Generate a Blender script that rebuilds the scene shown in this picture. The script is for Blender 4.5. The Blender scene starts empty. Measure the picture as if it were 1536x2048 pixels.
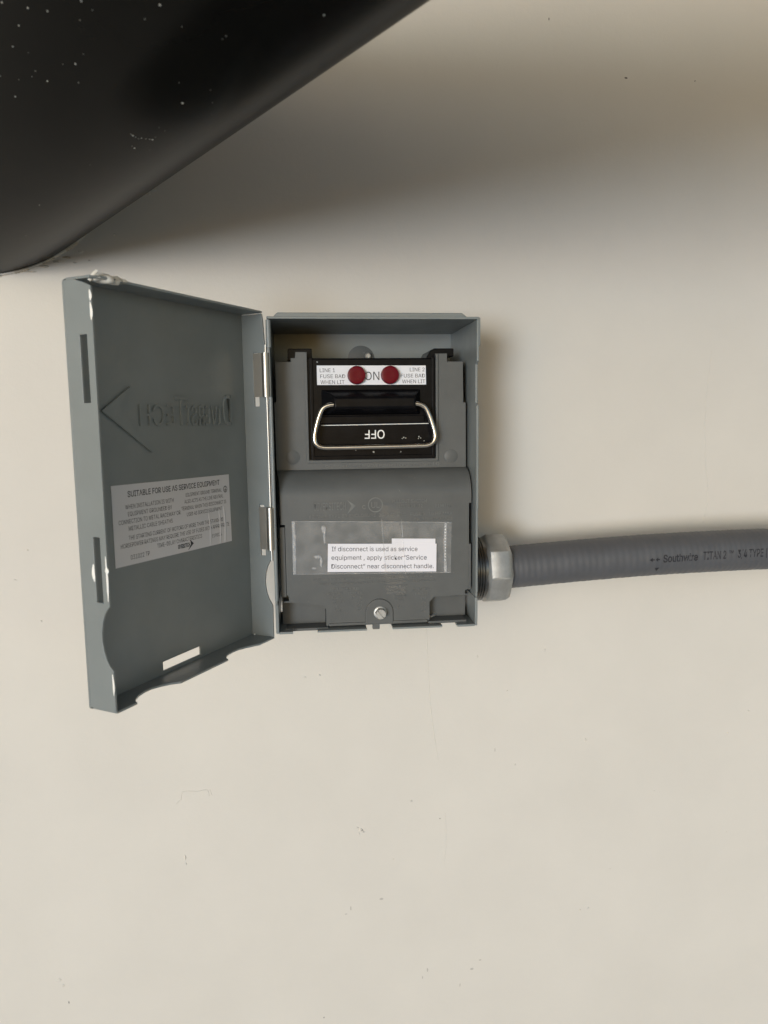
import bpy, bmesh, math, random
from mathutils import Vector, Matrix
from mathutils.geometry import tessellate_polygon

scene = bpy.context.scene
COL = scene.collection
R = math.radians
S = 0.001                       # everything below is measured in millimetres, y = 0 is the wall face
random.seed(7)

# ------------------------------------------------------------------ camera
YAW, PITCH, ROLL, DIST = 0.10865, -0.12592, -0.0123, 517.32
cy_, sy_, cp_, sp_ = math.cos(YAW), math.sin(YAW), math.cos(PITCH), math.sin(PITCH)
fwd = Vector((sy_ * cp_, cy_ * cp_, sp_))
rgt = Vector((cy_, -sy_, 0))
upv = rgt.cross(fwd)
r2 = rgt * math.cos(ROLL) + upv * math.sin(ROLL)
u2 = -rgt * math.sin(ROLL) + upv * math.cos(ROLL)
cam_d = bpy.data.cameras.new('camera')
cam = bpy.data.objects.new('camera', cam_d)
COL.objects.link(cam)
cam.matrix_world = Matrix(((r2.x, u2.x, -fwd.x, 0), (r2.y, u2.y, -fwd.y, -DIST * S),
                           (r2.z, u2.z, -fwd.z, 0), (0, 0, 0, 1)))
cam_d.sensor_width = 36
cam_d.lens = 36 * 1480 / 2048
cam_d.clip_start = 0.01
cam_d.clip_end = 500
cam_d.dof.use_dof = True
cam_d.dof.focus_distance = 0.46
cam_d.dof.aperture_fstop = 16.0
scene.camera = cam
scene.render.resolution_x, scene.render.resolution_y = 768, 1024

# ------------------------------------------------------------------ world, sun, exposure
TO_SUN = Vector((-0.45, -0.88, -0.03)).normalized()
world = bpy.data.worlds.new('World')
scene.world = world
world.use_nodes = True
wn = world.node_tree
sky = wn.nodes.new('ShaderNodeTexSky')
sky.sky_type = 'NISHITA'
sky.sun_disc = False
sky.sun_elevation = R(14)
sky.sun_rotation = math.atan2(TO_SUN.x, TO_SUN.y)
bgn = wn.nodes['Background']
bgn.inputs['Strength'].default_value = 0.108
wn.links.new(sky.outputs[0], bgn.inputs['Color'])
sun_d = bpy.data.lights.new('sun', 'SUN')
sun_d.energy = 1.3
sun_d.angle = R(17)
sun_d.color = (0.60, 0.80, 1.0)
sun = bpy.data.objects.new('sun', sun_d)
COL.objects.link(sun)
sun.rotation_euler = (-TO_SUN).to_track_quat('-Z', 'Y').to_euler()
scene.view_settings.view_transform = 'Standard'
scene.view_settings.look = 'None'
scene.view_settings.exposure = 0.50
scene.view_settings.gamma = 1.0
scene.cycles.use_denoising = True
scene.cycles.max_bounces = 8
scene.cycles.transparent_max_bounces = 16

# ------------------------------------------------------------------ materials
def mat(name, col, rough=0.5, metal=0.0, spec=0.5, mottle=0.0, mscale=60, bump=0.0, bscale=900,
        dirt=None, dscale=150, dthr=0.62, rvar=0.0, coat=0.0):
    m = bpy.data.materials.new(name)
    m.use_nodes = True
    nt = m.node_tree
    b = nt.nodes['Principled BSDF']
    b.inputs['Base Color'].default_value = (*col, 1)
    b.inputs['Roughness'].default_value = rough
    b.inputs['Metallic'].default_value = metal
    b.inputs['Specular IOR Level'].default_value = spec
    if coat:
        b.inputs['Coat Weight'].default_value = coat
    tc = nt.nodes.new('ShaderNodeTexCoord')
    def noise(scale, detail=4, rough_=0.6):
        n = nt.nodes.new('ShaderNodeTexNoise')
        n.inputs['Scale'].default_value = scale
        n.inputs['Detail'].default_value = detail
        n.inputs['Roughness'].default_value = rough_
        nt.links.new(tc.outputs['Object'], n.inputs['Vector'])
        return n
    colsock = None
    if mottle:
        n = noise(mscale)
        rp = nt.nodes.new('ShaderNodeMapRange')
        rp.inputs['From Min'].default_value = 0.3
        rp.inputs['From Max'].default_value = 0.7
        rp.inputs['To Min'].default_value = 1 - mottle
        rp.inputs['To Max'].default_value = 1 + mottle
        nt.links.new(n.outputs['Fac'], rp.inputs['Value'])
        mx = nt.nodes.new('ShaderNodeVectorMath')
        mx.operation = 'SCALE'
        mx.inputs[0].default_value = col
        nt.links.new(rp.outputs['Result'], mx.inputs['Scale'])
        colsock = mx.outputs['Vector']
        nt.links.new(colsock, b.inputs['Base Color'])
    if rvar:
        n = noise(mscale * 2.3)
        rp = nt.nodes.new('ShaderNodeMapRange')
        rp.inputs['From Min'].default_value = 0.3
        rp.inputs['From Max'].default_value = 0.7
        rp.inputs['To Min'].default_value = max(0.02, rough - rvar)
        rp.inputs['To Max'].default_value = rough + rvar
        nt.links.new(n.outputs['Fac'], rp.inputs['Value'])
        nt.links.new(rp.outputs['Result'], b.inputs['Roughness'])
    if dirt:
        n = noise(dscale, 6, 0.7)
        rp = nt.nodes.new('ShaderNodeMapRange')
        rp.inputs['From Min'].default_value = dthr
        rp.inputs['From Max'].default_value = dthr + 0.12
        nt.links.new(n.outputs['Fac'], rp.inputs['Value'])
        mx = nt.nodes.new('ShaderNodeMix')
        mx.data_type = 'RGBA'
        mx.inputs['A'].default_value = (*col, 1)
        mx.inputs['B'].default_value = (*dirt, 1)
        if colsock is not None:
            nt.links.new(colsock, mx.inputs['A'])
        nt.links.new(rp.outputs['Result'], mx.inputs['Factor'])
        nt.links.new(mx.outputs['Result'], b.inputs['Base Color'])
    if bump:
        n = noise(bscale, 3)
        bp = nt.nodes.new('ShaderNodeBump')
        bp.inputs['Strength'].default_value = bump
        bp.inputs['Distance'].default_value = 0.0004
        nt.links.new(n.outputs['Fac'], bp.inputs['Height'])
        nt.links.new(bp.outputs['Normal'], b.inputs['Normal'])
    return m

def clear_mat(name, haze, tint=(0.9, 0.9, 0.9)):
    m = bpy.data.materials.new(name)
    m.use_nodes = True
    nt = m.node_tree
    out = nt.nodes['Material Output']
    b = nt.nodes['Principled BSDF']
    b.inputs['Base Color'].default_value = (*tint, 1)
    b.inputs['Roughness'].default_value = 0.18
    tr = nt.nodes.new('ShaderNodeBsdfTransparent')
    mx = nt.nodes.new('ShaderNodeMixShader')
    tc = nt.nodes.new('ShaderNodeTexCoord')
    n = nt.nodes.new('ShaderNodeTexNoise')
    n.inputs['Scale'].default_value = 140
    n.inputs['Detail'].default_value = 5
    rp = nt.nodes.new('ShaderNodeMapRange')
    rp.inputs['From Min'].default_value = 0.35
    rp.inputs['From Max'].default_value = 0.75
    rp.inputs['To Min'].default_value = haze * 0.6
    rp.inputs['To Max'].default_value = haze * 1.7
    nt.links.new(tc.outputs['Object'], n.inputs['Vector'])
    nt.links.new(n.outputs['Fac'], rp.inputs['Value'])
    nt.links.new(rp.outputs['Result'], mx.inputs['Fac'])
    nt.links.new(tr.outputs[0], mx.inputs[1])
    nt.links.new(b.outputs[0], mx.inputs[2])
    nt.links.new(mx.outputs[0], out.inputs['Surface'])
    return m

M = {}
M['wall'] = mat('wall_paint', (0.605, 0.58, 0.532), 0.55, spec=0.3, mottle=0.03, mscale=9, bump=0.4, bscale=260)
M['caulk'] = mat('white_caulk', (0.68, 0.66, 0.60), 0.55, mottle=0.12, mscale=200, bump=0.5, bscale=500)
M['dirty_caulk'] = mat('dirty_caulk', (0.50, 0.45, 0.37), 0.6, mottle=0.25, mscale=200, bump=0.6, bscale=500)
M['mark'] = mat('dark_mark', (0.10, 0.09, 0.08), 0.7)
M['scuff'] = mat('grey_scuff', (0.42, 0.40, 0.37), 0.7)
M['paint'] = mat('grey_enamel', (0.192, 0.213, 0.213), 0.36, spec=0.5, mottle=0.05, mscale=40, bump=0.12, bscale=1500, rvar=0.05,
                 dirt=(0.25, 0.265, 0.26), dscale=330, dthr=0.68)
M['chip'] = mat('white_chip', (0.80, 0.80, 0.76), 0.5)
M['cover'] = mat('dark_grey_plastic', (0.098, 0.103, 0.102), 0.42, spec=0.35, mottle=0.08, mscale=60, bump=0.18, bscale=1800,
                 dirt=(0.20, 0.20, 0.19), dscale=260, dthr=0.66)
M['paler'] = mat('paler_plastic', (0.145, 0.150, 0.146), 0.5, mottle=0.15, mscale=200)  # cover plastic in a paler tone, for the moulded lettering
M['black'] = mat('black_plastic', (0.006, 0.006, 0.007), 0.22, spec=0.09, mottle=0.3, mscale=120, bump=0.2, bscale=1200,
                 dirt=(0.035, 0.035, 0.035), dscale=420, dthr=0.68)
M['steel'] = mat('polished_steel', (0.62, 0.59, 0.54), 0.2, metal=1.0, bump=0.05, bscale=1400, rvar=0.06)
M['clip'] = mat('clip_steel', (0.46, 0.44, 0.40), 0.36, metal=1.0)
M['zinc'] = mat('zinc_casting', (0.40, 0.40, 0.385), 0.46, metal=0.65, mottle=0.12, mscale=160, bump=0.25, bscale=1100, rvar=0.1)
M['thread'] = mat('zinc_thread', (0.20, 0.20, 0.195), 0.34, metal=1.0, mottle=0.25, mscale=160)
M['label'] = mat('white_label', (0.72, 0.73, 0.77), 0.38)
M['sticker'] = mat('sticker_film', (0.62, 0.61, 0.62), 0.3, bump=0.05, bscale=300)
M['paper'] = mat('white_paper', (0.74, 0.73, 0.77), 0.6)
M['ink'] = mat('black_ink', (0.015, 0.015, 0.02), 0.5)
M['dullink'] = mat('worn_ink', (0.05, 0.05, 0.055), 0.55)
M['whiteink'] = mat('white_ink', (0.80, 0.80, 0.78), 0.5)
M['red'] = mat('red_lens', (0.115, 0.002, 0.008), 0.28, spec=0.15, mottle=0.06, mscale=200)
M['jacket'] = mat('grey_jacket', (0.082, 0.085, 0.093), 0.5, mottle=0.06, mscale=90, bump=0.2, bscale=1200)
M['pipe'] = mat('glossy_black_pipe', (0.004, 0.004, 0.0035), 0.26, spec=0.05, mottle=0.25, mscale=25, bump=0.08, bscale=90)
M['speck'] = mat('paint_speck', (0.42, 0.42, 0.38), 0.5)
M['dimspeck'] = mat('faint_speck', (0.16, 0.16, 0.14), 0.5)
M['film'] = clear_mat('clear_film', 0.10)
M['filmedge'] = clear_mat('film_crease', 0.16)
M['tape'] = clear_mat('clear_tape', 0.022, (0.6, 0.55, 0.48))
M['ground'] = mat('pale_concrete', (0.60, 0.57, 0.52), 0.85, mottle=0.12, mscale=3)
M['sky_blocker'] = mat('tan_bounce', (0.52, 0.36, 0.20), 0.7, mottle=0.12, mscale=5)  # warm tan, so the added slab bounces warm light onto the upper wall

# ------------------------------------------------------------------ mesh builder
def ident(a, b, c):
    return (a, b, c)

FONT = None
try:                              # the sans serif that ships with Blender; without it the built-in font is used
    import os
    FONT = bpy.data.fonts.load(os.path.join(bpy.utils.system_resource('DATAFILES'), 'fonts', 'Inter.woff2'))
except Exception:
    FONT = None

def cap_height():
    cu = bpy.data.curves.new('txt', 'FONT')
    cu.body = 'H'
    if FONT: cu.font = FONT
    ob = bpy.data.objects.new('txt', cu)
    COL.objects.link(ob)
    me = bpy.data.meshes.new_from_object(ob.evaluated_get(bpy.context.evaluated_depsgraph_get()))
    ys = [v.co.y for v in me.vertices]
    bpy.data.objects.remove(ob); bpy.data.curves.remove(cu); bpy.data.meshes.remove(me)
    return max(ys) - min(ys)
CAPH = cap_height()

class MB:
    def __init__(self):
        self.v, self.f, self.m = [], [], []
    def add(self, vs, fs, mi=0):
        o = len(self.v)
        self.v += [tuple(p) for p in vs]
        self.f += [tuple(i + o for i in f) for f in fs]
        self.m += [mi] * len(fs)
        return self
    def box(self, x0, x1, y0, y1, z0, z1, fn=ident, mi=0):
        vs = [fn(x, y, z) for x in (x0, x1) for y in (y0, y1) for z in (z0, z1)]
        return self.add(vs, [(0, 1, 3, 2), (4, 6, 7, 5), (0, 4, 5, 1), (2, 3, 7, 6), (0, 2, 6, 4), (1, 5, 7, 3)], mi)
    def prism(self, outer, t0, t1, fn, holes=(), mi=0, skip=()):
        loops = [list(outer)] + [list(h) for h in holes]
        flat = [p for l in loops for p in l]
        tris = tessellate_polygon([[Vector((p[0], p[1], 0)) for p in l] for l in loops])
        n = len(flat)
        vs = [fn(p[0], p[1], t0) for p in flat] + [fn(p[0], p[1], t1) for p in flat]
        fs = [tuple(t) for t in tris] + [tuple(i + n for i in reversed(t)) for t in tris]
        o = 0
        for l in loops:
            k = len(l)
            for i in range(k):
                j = (i + 1) % k
                if o == 0 and i in skip: continue
                fs.append((o + i, o + j, o + j + n, o + i + n))
            o += k
        return self.add(vs, fs, mi)
    def sweep(self, path, prof, mi=0, closed=False, up=None):
        """rings of a closed profile [(a, b)] along a path of points"""
        pts = [Vector(p) for p in path]
        k, n = len(pts), 0
        vs, prevu = [], None
        for i, p in enumerate(pts):
            if closed:
                t = (pts[(i + 1) % k] - pts[i - 1]).normalized()
            else:
                t = (pts[min(i + 1, k - 1)] - pts[max(i - 1, 0)]).normalized()
            if prevu is None:
                u = Vector(up) if up else (Vector((0, 0, 1)) if abs(t.z) < 0.9 else Vector((0, 1, 0)))
            else:
                u = prevu
            u = (u - t * u.dot(t)).normalized()
            prevu = u
            w = t.cross(u)
            pr = prof(i) if callable(prof) else prof
            n = len(pr)
            vs += [p + u * a + w * b for a, b in pr]
        fs = []
        for i in range(k if closed else k - 1):
            j = (i + 1) % k
            for q in range(n):
                r = (q + 1) % n
                fs.append((i * n + q, i * n + r, j * n + r, j * n + q))
        if not closed:
            fs.append(tuple(range(n)))
            fs.append(tuple((k - 1) * n + q for q in reversed(range(n))))
        return self.add(vs, fs, mi)
    def tube(self, path, r, n=14, mi=0, closed=False):
        return self.sweep(path, [(r * math.cos(2 * math.pi * q / n), r * math.sin(2 * math.pi * q / n)) for q in range(n)], mi, closed)
    def lathe(self, prof, org, axis, n=32, mi=0, phase=0.0, ref=None):
        """prof: [(along, radius)]"""
        ax = Vector(axis).normalized()
        u = Vector(ref) if ref else (Vector((0, 0, 1)) if abs(ax.z) < 0.9 else Vector((1, 0, 0)))
        u = (u - ax * u.dot(ax)).normalized()
        w = ax.cross(u)
        vs, fs = [], []
        for a, r in prof:
            for q in range(n):
                th = phase + 2 * math.pi * q / n
                vs.append(Vector(org) + ax * a + (u * math.cos(th) + w * math.sin(th)) * max(r, 1e-4))
        for i in range(len(prof) - 1):
            for q in range(n):
                r_ = (q + 1) % n
                fs.append((i * n + q, i * n + r_, (i + 1) * n + r_, (i + 1) * n + q))
        fs.append(tuple(range(n)))
        fs.append(tuple((len(prof) - 1) * n + q for q in reversed(range(n))))
        return self.add(vs, fs, mi)
    def blob(self, org, rx, ry, rz, n=8, seed=0, rough=0.2, mi=0):
        rn = random.Random(seed)
        vs, fs = [], []
        rows = 5
        for i in range(rows + 1):
            ph = math.pi * i / rows
            for q in range(n):
                th = 2 * math.pi * q / n
                k = 1 + rn.uniform(-rough, rough)
                vs.append((org[0] + rx * k * math.sin(ph) * math.cos(th), org[1] + ry * k * math.cos(ph),
                           org[2] + rz * k * math.sin(ph) * math.sin(th)))
        for i in range(rows):
            for q in range(n):
                r_ = (q + 1) % n
                fs.append((i * n + q, i * n + r_, (i + 1) * n + r_, (i + 1) * n + q))
        return self.add(vs, fs, mi)
    def text(self, s, cap, fn, x0=0, z0=0, width=None, align='l', t0=0.0, depth=0.0, bold=0.0, mi=0, sx=1.0, shear=0.0, res=3):
        """text in a local frame: fn(along, up, out).  width: fit the line to this width"""
        cu = bpy.data.curves.new('txt', 'FONT')
        cu.body = s
        cu.size = 1.0
        if FONT: cu.font = FONT
        cu.resolution_u = res
        cu.fill_mode = 'FRONT' if depth == 0 else 'BOTH'
        cu.extrude = 0.5 if depth else 0.0
        cu.offset = bold
        cu.shear = shear
        ob = bpy.data.objects.new('txt', cu)
        COL.objects.link(ob)
        dg = bpy.context.evaluated_depsgraph_get()
        me = bpy.data.meshes.new_from_object(ob.evaluated_get(dg))
        bpy.data.objects.remove(ob)
        bpy.data.curves.remove(cu)
        if not me.vertices:
            return self
        xs = [v.co.x for v in me.vertices]
        mn, mxx = min(xs), max(xs)
        k = cap / CAPH
        kx = (width / (mxx - mn)) if width else k * sx
        w = (mxx - mn) * kx
        off = x0 - {'l': 0, 'c': w / 2, 'r': w}[align]
        vs = [fn(off + (v.co.x - mn) * kx, z0 + v.co.y * k, t0 + (v.co.z + 0.5) * depth) for v in me.vertices]
        fs = [tuple(p.vertices) for p in me.polygons]
        bpy.data.meshes.remove(me)
        return self.add(vs, fs, mi)
    def build(self, name, mats, parent=None, bevel=0.0, seg=2, smooth=35, merge=0.0, fix=True):
        me = bpy.data.meshes.new(name)
        org = Vector((0, 0, 0))
        me.from_pydata([(Vector(p)) * S for p in self.v], [], self.f)
        if not isinstance(mats, (list, tuple)):
            mats = [mats]
        for m in mats:
            me.materials.append(M[m] if isinstance(m, str) else m)
        for p, mi in zip(me.polygons, self.m):
            p.material_index = mi
        bm = bmesh.new()
        bm.from_mesh(me)
        if merge:
            bmesh.ops.remove_doubles(bm, verts=bm.verts, dist=merge * S)
        if fix:
            bmesh.ops.recalc_face_normals(bm, faces=bm.faces)
        if bevel:
            bmesh.ops.dissolve_limit(bm, angle_limit=R(1), verts=bm.verts, edges=bm.edges)
        bm.to_mesh(me)
        bm.free()
        for p in me.polygons:
            p.use_smooth = True
        me.set_sharp_from_angle(angle=R(smooth))
        ob = bpy.data.objects.new(name, me)
        COL.objects.link(ob)
        if parent is not None:
            ob.parent = parent
            if parent.type == 'EMPTY':
                ob.matrix_parent_inverse = Matrix.Translation(-parent.location)
        if bevel:
            bv = ob.modifiers.new('bevel', 'BEVEL')
            bv.width = bevel * S
            bv.segments = seg
            bv.limit_method = 'ANGLE'
            bv.harden_normals = True
            bv.angle_limit = R(40)
        return ob

def empty(name, loc, label, cat, group=None):
    o = bpy.data.objects.new(name, None)
    COL.objects.link(o)
    o.location = Vector(loc) * S
    o.empty_display_size = 0.02
    o['label'] = label
    o['category'] = cat
    if group:
        o['group'] = group
    return o

def tag(o, label=None, cat=None, group=None, kind=None):
    if label: o['label'] = label
    if cat: o['category'] = cat
    if group: o['group'] = group
    if kind: o['kind'] = kind
    return o

def smooth_path(pts, n=8, closed=False):
    """Catmull-Rom through points"""
    P = [Vector(p) for p in pts]
    out = []
    k = len(P)
    rng = range(k if closed else k - 1)
    for i in rng:
        a, b, c, d = (P[(i - 1) % k], P[i], P[(i + 1) % k], P[(i + 2) % k]) if closed else \
                     (P[max(i - 1, 0)], P[i], P[i + 1], P[min(i + 2, k - 1)])
        for q in range(n):
            t = q / n
            out.append(0.5 * ((2 * b) + (c - a) * t + (2 * a - 5 * b + 4 * c - d) * t * t + (3 * b - a - 3 * c + d) * t ** 3))
    if not closed:
        out.append(P[-1])
    return out

def rounded(poly, r, n=5):
    """round the corners of a polygon; r is one radius or a list"""
    out = []
    k = len(poly)
    for i in range(k):
        rr = r[i] if isinstance(r, (list, tuple)) else r
        p = Vector((*poly[i], 0)); a = Vector((*poly[i - 1], 0)); b = Vector((*poly[(i + 1) % k], 0))
        if rr <= 0:
            out.append((p.x, p.y)); continue
        da, db = (a - p), (b - p)
        l = min(rr, da.length * 0.49, db.length * 0.49)
        p0, p1 = p + da.normalized() * l, p + db.normalized() * l
        for q in range(n + 1):
            t = q / n
            v = p0 * (1 - t) ** 2 + p * 2 * t * (1 - t) + p1 * t * t
            out.append((v.x, v.y))
    return out

def rect(x0, x1, z0, z1):
    return [(x0, z0), (x1, z0), (x1, z1), (x0, z1)]

# ================================================================== SETTING
g = MB().box(-6000, 6000, -5500, 400, -1420, -1400).build('ground', 'ground')  # unseen ground sheet, added to bounce light up onto the wall
tag(g, kind='structure')

wall = MB().box(-2500, 2500, 0, 150, -1400, 1600).build('wall', 'wall')
tag(wall, 'smooth beige painted wall behind the grey box and conduit', 'wall')

sky_blocker = MB().box(-2500, 2500, -700, -0.5, 500, 520).build('sky_blocker', 'sky_blocker')  # slab added out of view to block the sky and shade the upper wall
tag(sky_blocker, kind='structure')

def wall_lump(x, z, rx, rz, h, seed, m='wall', name='paint_bump'):
    MB().blob((x, 0, z), rx, h, rz, seed=seed, rough=0.25).build(name, m, wall, smooth=80)
for i, (x, z, rx, rz, h) in enumerate([
        (36.2, -304.6, 1.6, 1.3, 0.9), (38.0, -306.2, 1.0, 0.9, 0.8), (33.8, -302.6, 0.8, 0.6, 0.5), (34.6, -307.5, 0.5, 1.2, 0.4),
        (-92.7, -316.1, 0.8, 2.2, 0.5), (-92.2, -321, 0.6, 1.1, 0.4), (208.6, -244.8, 0.7, 1.3, 0.6), (323.2, -245.8, 0.6, 0.6, 0.5),
        (339.6, -228.9, 0.8, 0.6, 0.5), (207.3, -384.7, 0.8, 0.5, 0.5), (213.8, -383.6, 0.8, 0.5, 0.5), (147.0, -202.3, 0.7, 0.6, 0.4),
        (153.7, -260.9, 0.7, 0.7, 0.4), (124.4, -175.0, 0.4, 1.0, 0.5), (230.9, -352.1, 0.6, 0.5, 0.4), (-186.8, -404.4, 2.2, 1.4, 0.35),
        (-184, -409, 1.5, 1.2, 0.35), (8.2, -183.2, 0.8, 0.8, 0.4), (175.7, -172.5, 0.4, 1.6, 0.4), (74.1, -284.4, 1.2, 0.6, 0.4),
        (326.0, -328.6, 0.8, 0.5, 0.3), (-196.1, -105.8, 1.6, 0.35, 0.4), (-186.6, -85.5, 0.6, 0.6, 0.4), (-2.3, -184.5, 0.9, 0.6, 0.3),
        (-181, -135, 0.7, 0.6, 0.4), (60, -330, 1.0, 0.5, 0.3), (265, -290, 0.6, 0.5, 0.3)]):
    wall_lump(x, z, rx, rz, h, i)
for i, (x, z, rx, rz, ang) in enumerate([
        (226.5, 228.8, 1.3, 0.6, 0.7), (276.2, 228.5, 0.5, 0.4, 0), (171.6, 263.9, 0.3, 1.1, -.3), (-180.9, -423.1, 0.3, 1.3, 0),
        (5.3, -455.7, 0.4, 0.7, 0), (96, -300, 0.4, 0.4, 0)]):
    wall_lump(x, z, rx, rz, 0.15, 60 + i, 'mark', 'dark_fleck')
for i, (x, z, rx, rz) in enumerate([
        (23.8, -371.4, 1.2, 0.4), (27.5, -367, 0.5, 1.6), (50.8, -361.4, 1.6, 0.9), (121.0, -426.6, 1.4, 0.9), (127.4, -419.6, 1.0, 0.7),
        (85.9, -423.9, 0.6, 1.8), (82.0, -429.9, 0.4, 1.2), (111.5, -439.3, 0.4, 1.4), (138.1, -248.4, 0.3, 1.6)]):
    wall_lump(x, z, rx, rz, 0.08, 80 + i, 'scuff', 'scuff_mark')
def flat_tube(path, rx, ry):
    n = 8
    return MB().sweep(smooth_path(path, 6), [(rx * math.cos(2 * math.pi * q / n), ry * math.sin(2 * math.pi * q / n)) for q in range(n)], up=(1, 0, 0))
for path in ([(86.4, 0, -150.3), (88.1, 0, -194.9), (90.3, 0, -222.0), (94.7, 0, -253.4)],
             [(297.0, 0, 46.2), (294.8, 0, 17.6), (294.1, 0, -7.7), (296.2, 0, -37.1), (298.9, 0, -63.2), (295.3, 0, -80.0)],
             [(100, 0, -296), (101, 0, -318), (99, 0, -337)]):
    flat_tube(path, 0.28, 0.16).build('hairline_ridge', 'wall', wall, smooth=80)
for path in ([(-93.6, 0, -271.6), (-91.9, 0, -265.6), (-81.6, 0, -265.9), (-74.9, 0, -265.4), (-73.7, 0, -269.9)],
             [(-73, 0, -265), (-71.6, 0, -270)], [(-97, 0, -274.5), (-94.5, 0, -272)]):
    flat_tube(path, 0.35, 0.2).build('paint_scratch', 'wall', wall, smooth=80)

# ================================================================== BLACK PIPE (comes out of the wall, top left)
AX = Vector((0.5984, -0.7979, 0.0730)).normalized()
VN = Vector((-0.5251, -0.3217, 0.7879))
RP = 70.0
P0 = Vector((-149.6, 0, 111.5)) + VN * RP
pipe = empty('black_pipe', P0 - AX * (P0.y / AX.y), 'large glossy black pipe with white paint specks leaving the wall at the top left corner', 'pipe')
n_ = 96
pm = MB()
stations = [-140, -40, 60, 200, 330, 460, 560, 660]
pm.lathe([(a, RP) for a in stations], P0, AX, n=n_)
pm.build('pipe_wall', 'pipe', pipe, smooth=50)
U1 = Vector((0, 0, 1)); U1 = (U1 - AX * U1.dot(AX)).normalized(); U2 = AX.cross(U1)
def pipe_hit(u, v):
    """point of the pipe's surface seen towards a measured direction"""
    d = (fwd * 1480 + r2 * (u - 768) + u2 * (1024 - v)).normalized()
    o = Vector((0, -DIST, 0)) - P0
    dp, op = d - AX * d.dot(AX), o - AX * o.dot(AX)
    a, b, c = dp.dot(dp), 2 * dp.dot(op), op.dot(op) - RP * RP
    q = b * b - 4 * a * c
    if q < 0: return None
    t = (-b - math.sqrt(q)) / (2 * a)
    P = Vector((0, -DIST, 0)) + d * t
    nn = P - P0; nn = (nn - AX * nn.dot(AX)).normalized()
    return P, nn
specks = [(4, 5, 2.3), (56, 16, 2.2), (95, 22, 2.0), (163, 2, 2.2), (38, 51, 1.8), (26, 93, 1.9), (160, 40, 1.4), (320, 10, 2.6), (290, 38, 1.7),
          (151, 128, 2.4), (71, 142, 1.6), (95, 162, 2.0), (64, 153, 1.2), (1, 152, 1.6), (31, 193, 2.0), (157, 165, 1.6), (126, 128, 1.0),
          (57, 105, 0.9), (167, 108, 1.0), (365, 206, 3.0), (648, 30, 2.0), (364, 53, 1.0), (38, 159, 0.8), (358, 165, 1.0), (185, 20, 1.1)]
for i, (u, v, r) in enumerate(specks):
    h = pipe_hit(u, v)
    if not h: continue
    P, nn = h
    sz = r * 0.14
    MB().lathe([(-0.1, sz), (0.12, sz * 0.85), (0.3, sz * 0.3)], P, nn, n=8).build('paint_speck', 'speck' if r >= 1.8 else 'dimspeck', pipe, smooth=80)
for i, (u, v, r) in enumerate([(262, 268, 1.2), (266, 271, 1.8), (271, 274, 1.4), (277, 277, 1.0), (283, 276, 0.8), (292, 277, 1.2), (299, 278, 1.7), (305, 279, 1.5), (311, 274, 0.8), (264, 292, 0.9), (269, 296, 1.2),
                               (330, 262, 0.6), (318, 255, 0.7), (421, 180, 0.5), (425, 205, 0.6), (424, 228, 0.5), (452, 72, 0.6), (445, 78, 0.7), (52, 471, 1.0), (79, 410, 0.9), (300, 300, 0.6), (180, 330, 0.5)]):
    h = pipe_hit(u, v)
    if h:
        P, nn = h
        sz = r * 0.2
        MB().blob(P, sz * 1.3, sz * 0.8, sz, n=7, seed=700 + i, rough=0.4).build('dried_crumb', 'speck' if i % 3 == 1 else 'dimspeck', pipe, smooth=80)

# caulk where the pipe meets the wall
# (placed along the line of contact, found by following the pipe's own outline at the wall)
def contact(ang):
    d = U1 * math.cos(ang) + U2 * math.sin(ang)
    b = P0 + d * RP
    return b - AX * (b.y / AX.y)
low = [contact(R(q * 2)) for q in range(180)]
low = [p for p in low if p.z < P0.z + 20 and -260 < p.x < -120]
low.sort(key=lambda p: p.x)
for k in range(0, len(low) - 3, 3):
    seg = [Vector((p.x + 0.4, -0.2, p.z - 0.6)) for p in low[k:k + 4]]
    rr = 1.1 + 0.7 * random.random()
    MB().sweep(smooth_path(seg, 5), lambda i, r_=rr: [(r_ * (0.8 + 0.35 * math.sin(i * 2.1 + r_ * 9)) * math.cos(2 * math.pi * q / 8), r_ * math.sin(2 * math.pi * q / 8)) for q in range(8)]).build(
        'caulk_bead', 'dirty_caulk' if k % 2 else 'wall', wall, smooth=80)
for i, (x, z, rx, rz, m_) in enumerate([(-163, 100.5, 3.0, 0.8, 'dirty_caulk'), (-156, 103.5, 2.2, 0.7, 'scuff'), (-149, 106, 3.2, 0.9, 'dirty_caulk'), (-144, 103, 1.2, 0.6, 'scuff'),
                                  (-172, 97, 4.0, 0.5, 'dirty_caulk'), (-140, 110, 1.6, 1.0, 'wall'), (-135, 104.5, 0.8, 0.4, 'scuff'), (-118, 121, 1.2, 0.7, 'wall'), (-92, 149, 2.4, 0.9, 'wall'), (-95, 146.5, 1.2, 0.8, 'wall')]):
    wall_lump(x, z, rx, rz, 0.5, 500 + i, m_, 'caulk_smear')

# ================================================================== DISCONNECT BOX
X0, X1, ZT, ZB, DEP = -18.48, 105.52, 58.58, -128.35, 80.0
T = 1.4
box = empty('disconnect_box', ((X0 + X1) / 2, 0, ZB), 'grey electrical disconnect box on the wall with its door swung open', 'electrical box')
def XZ(y0):                       # frame: a = x, b = z, c = distance out from plane y0 towards the viewer
    return lambda a, b, c: (a, y0 - c, b)

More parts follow.
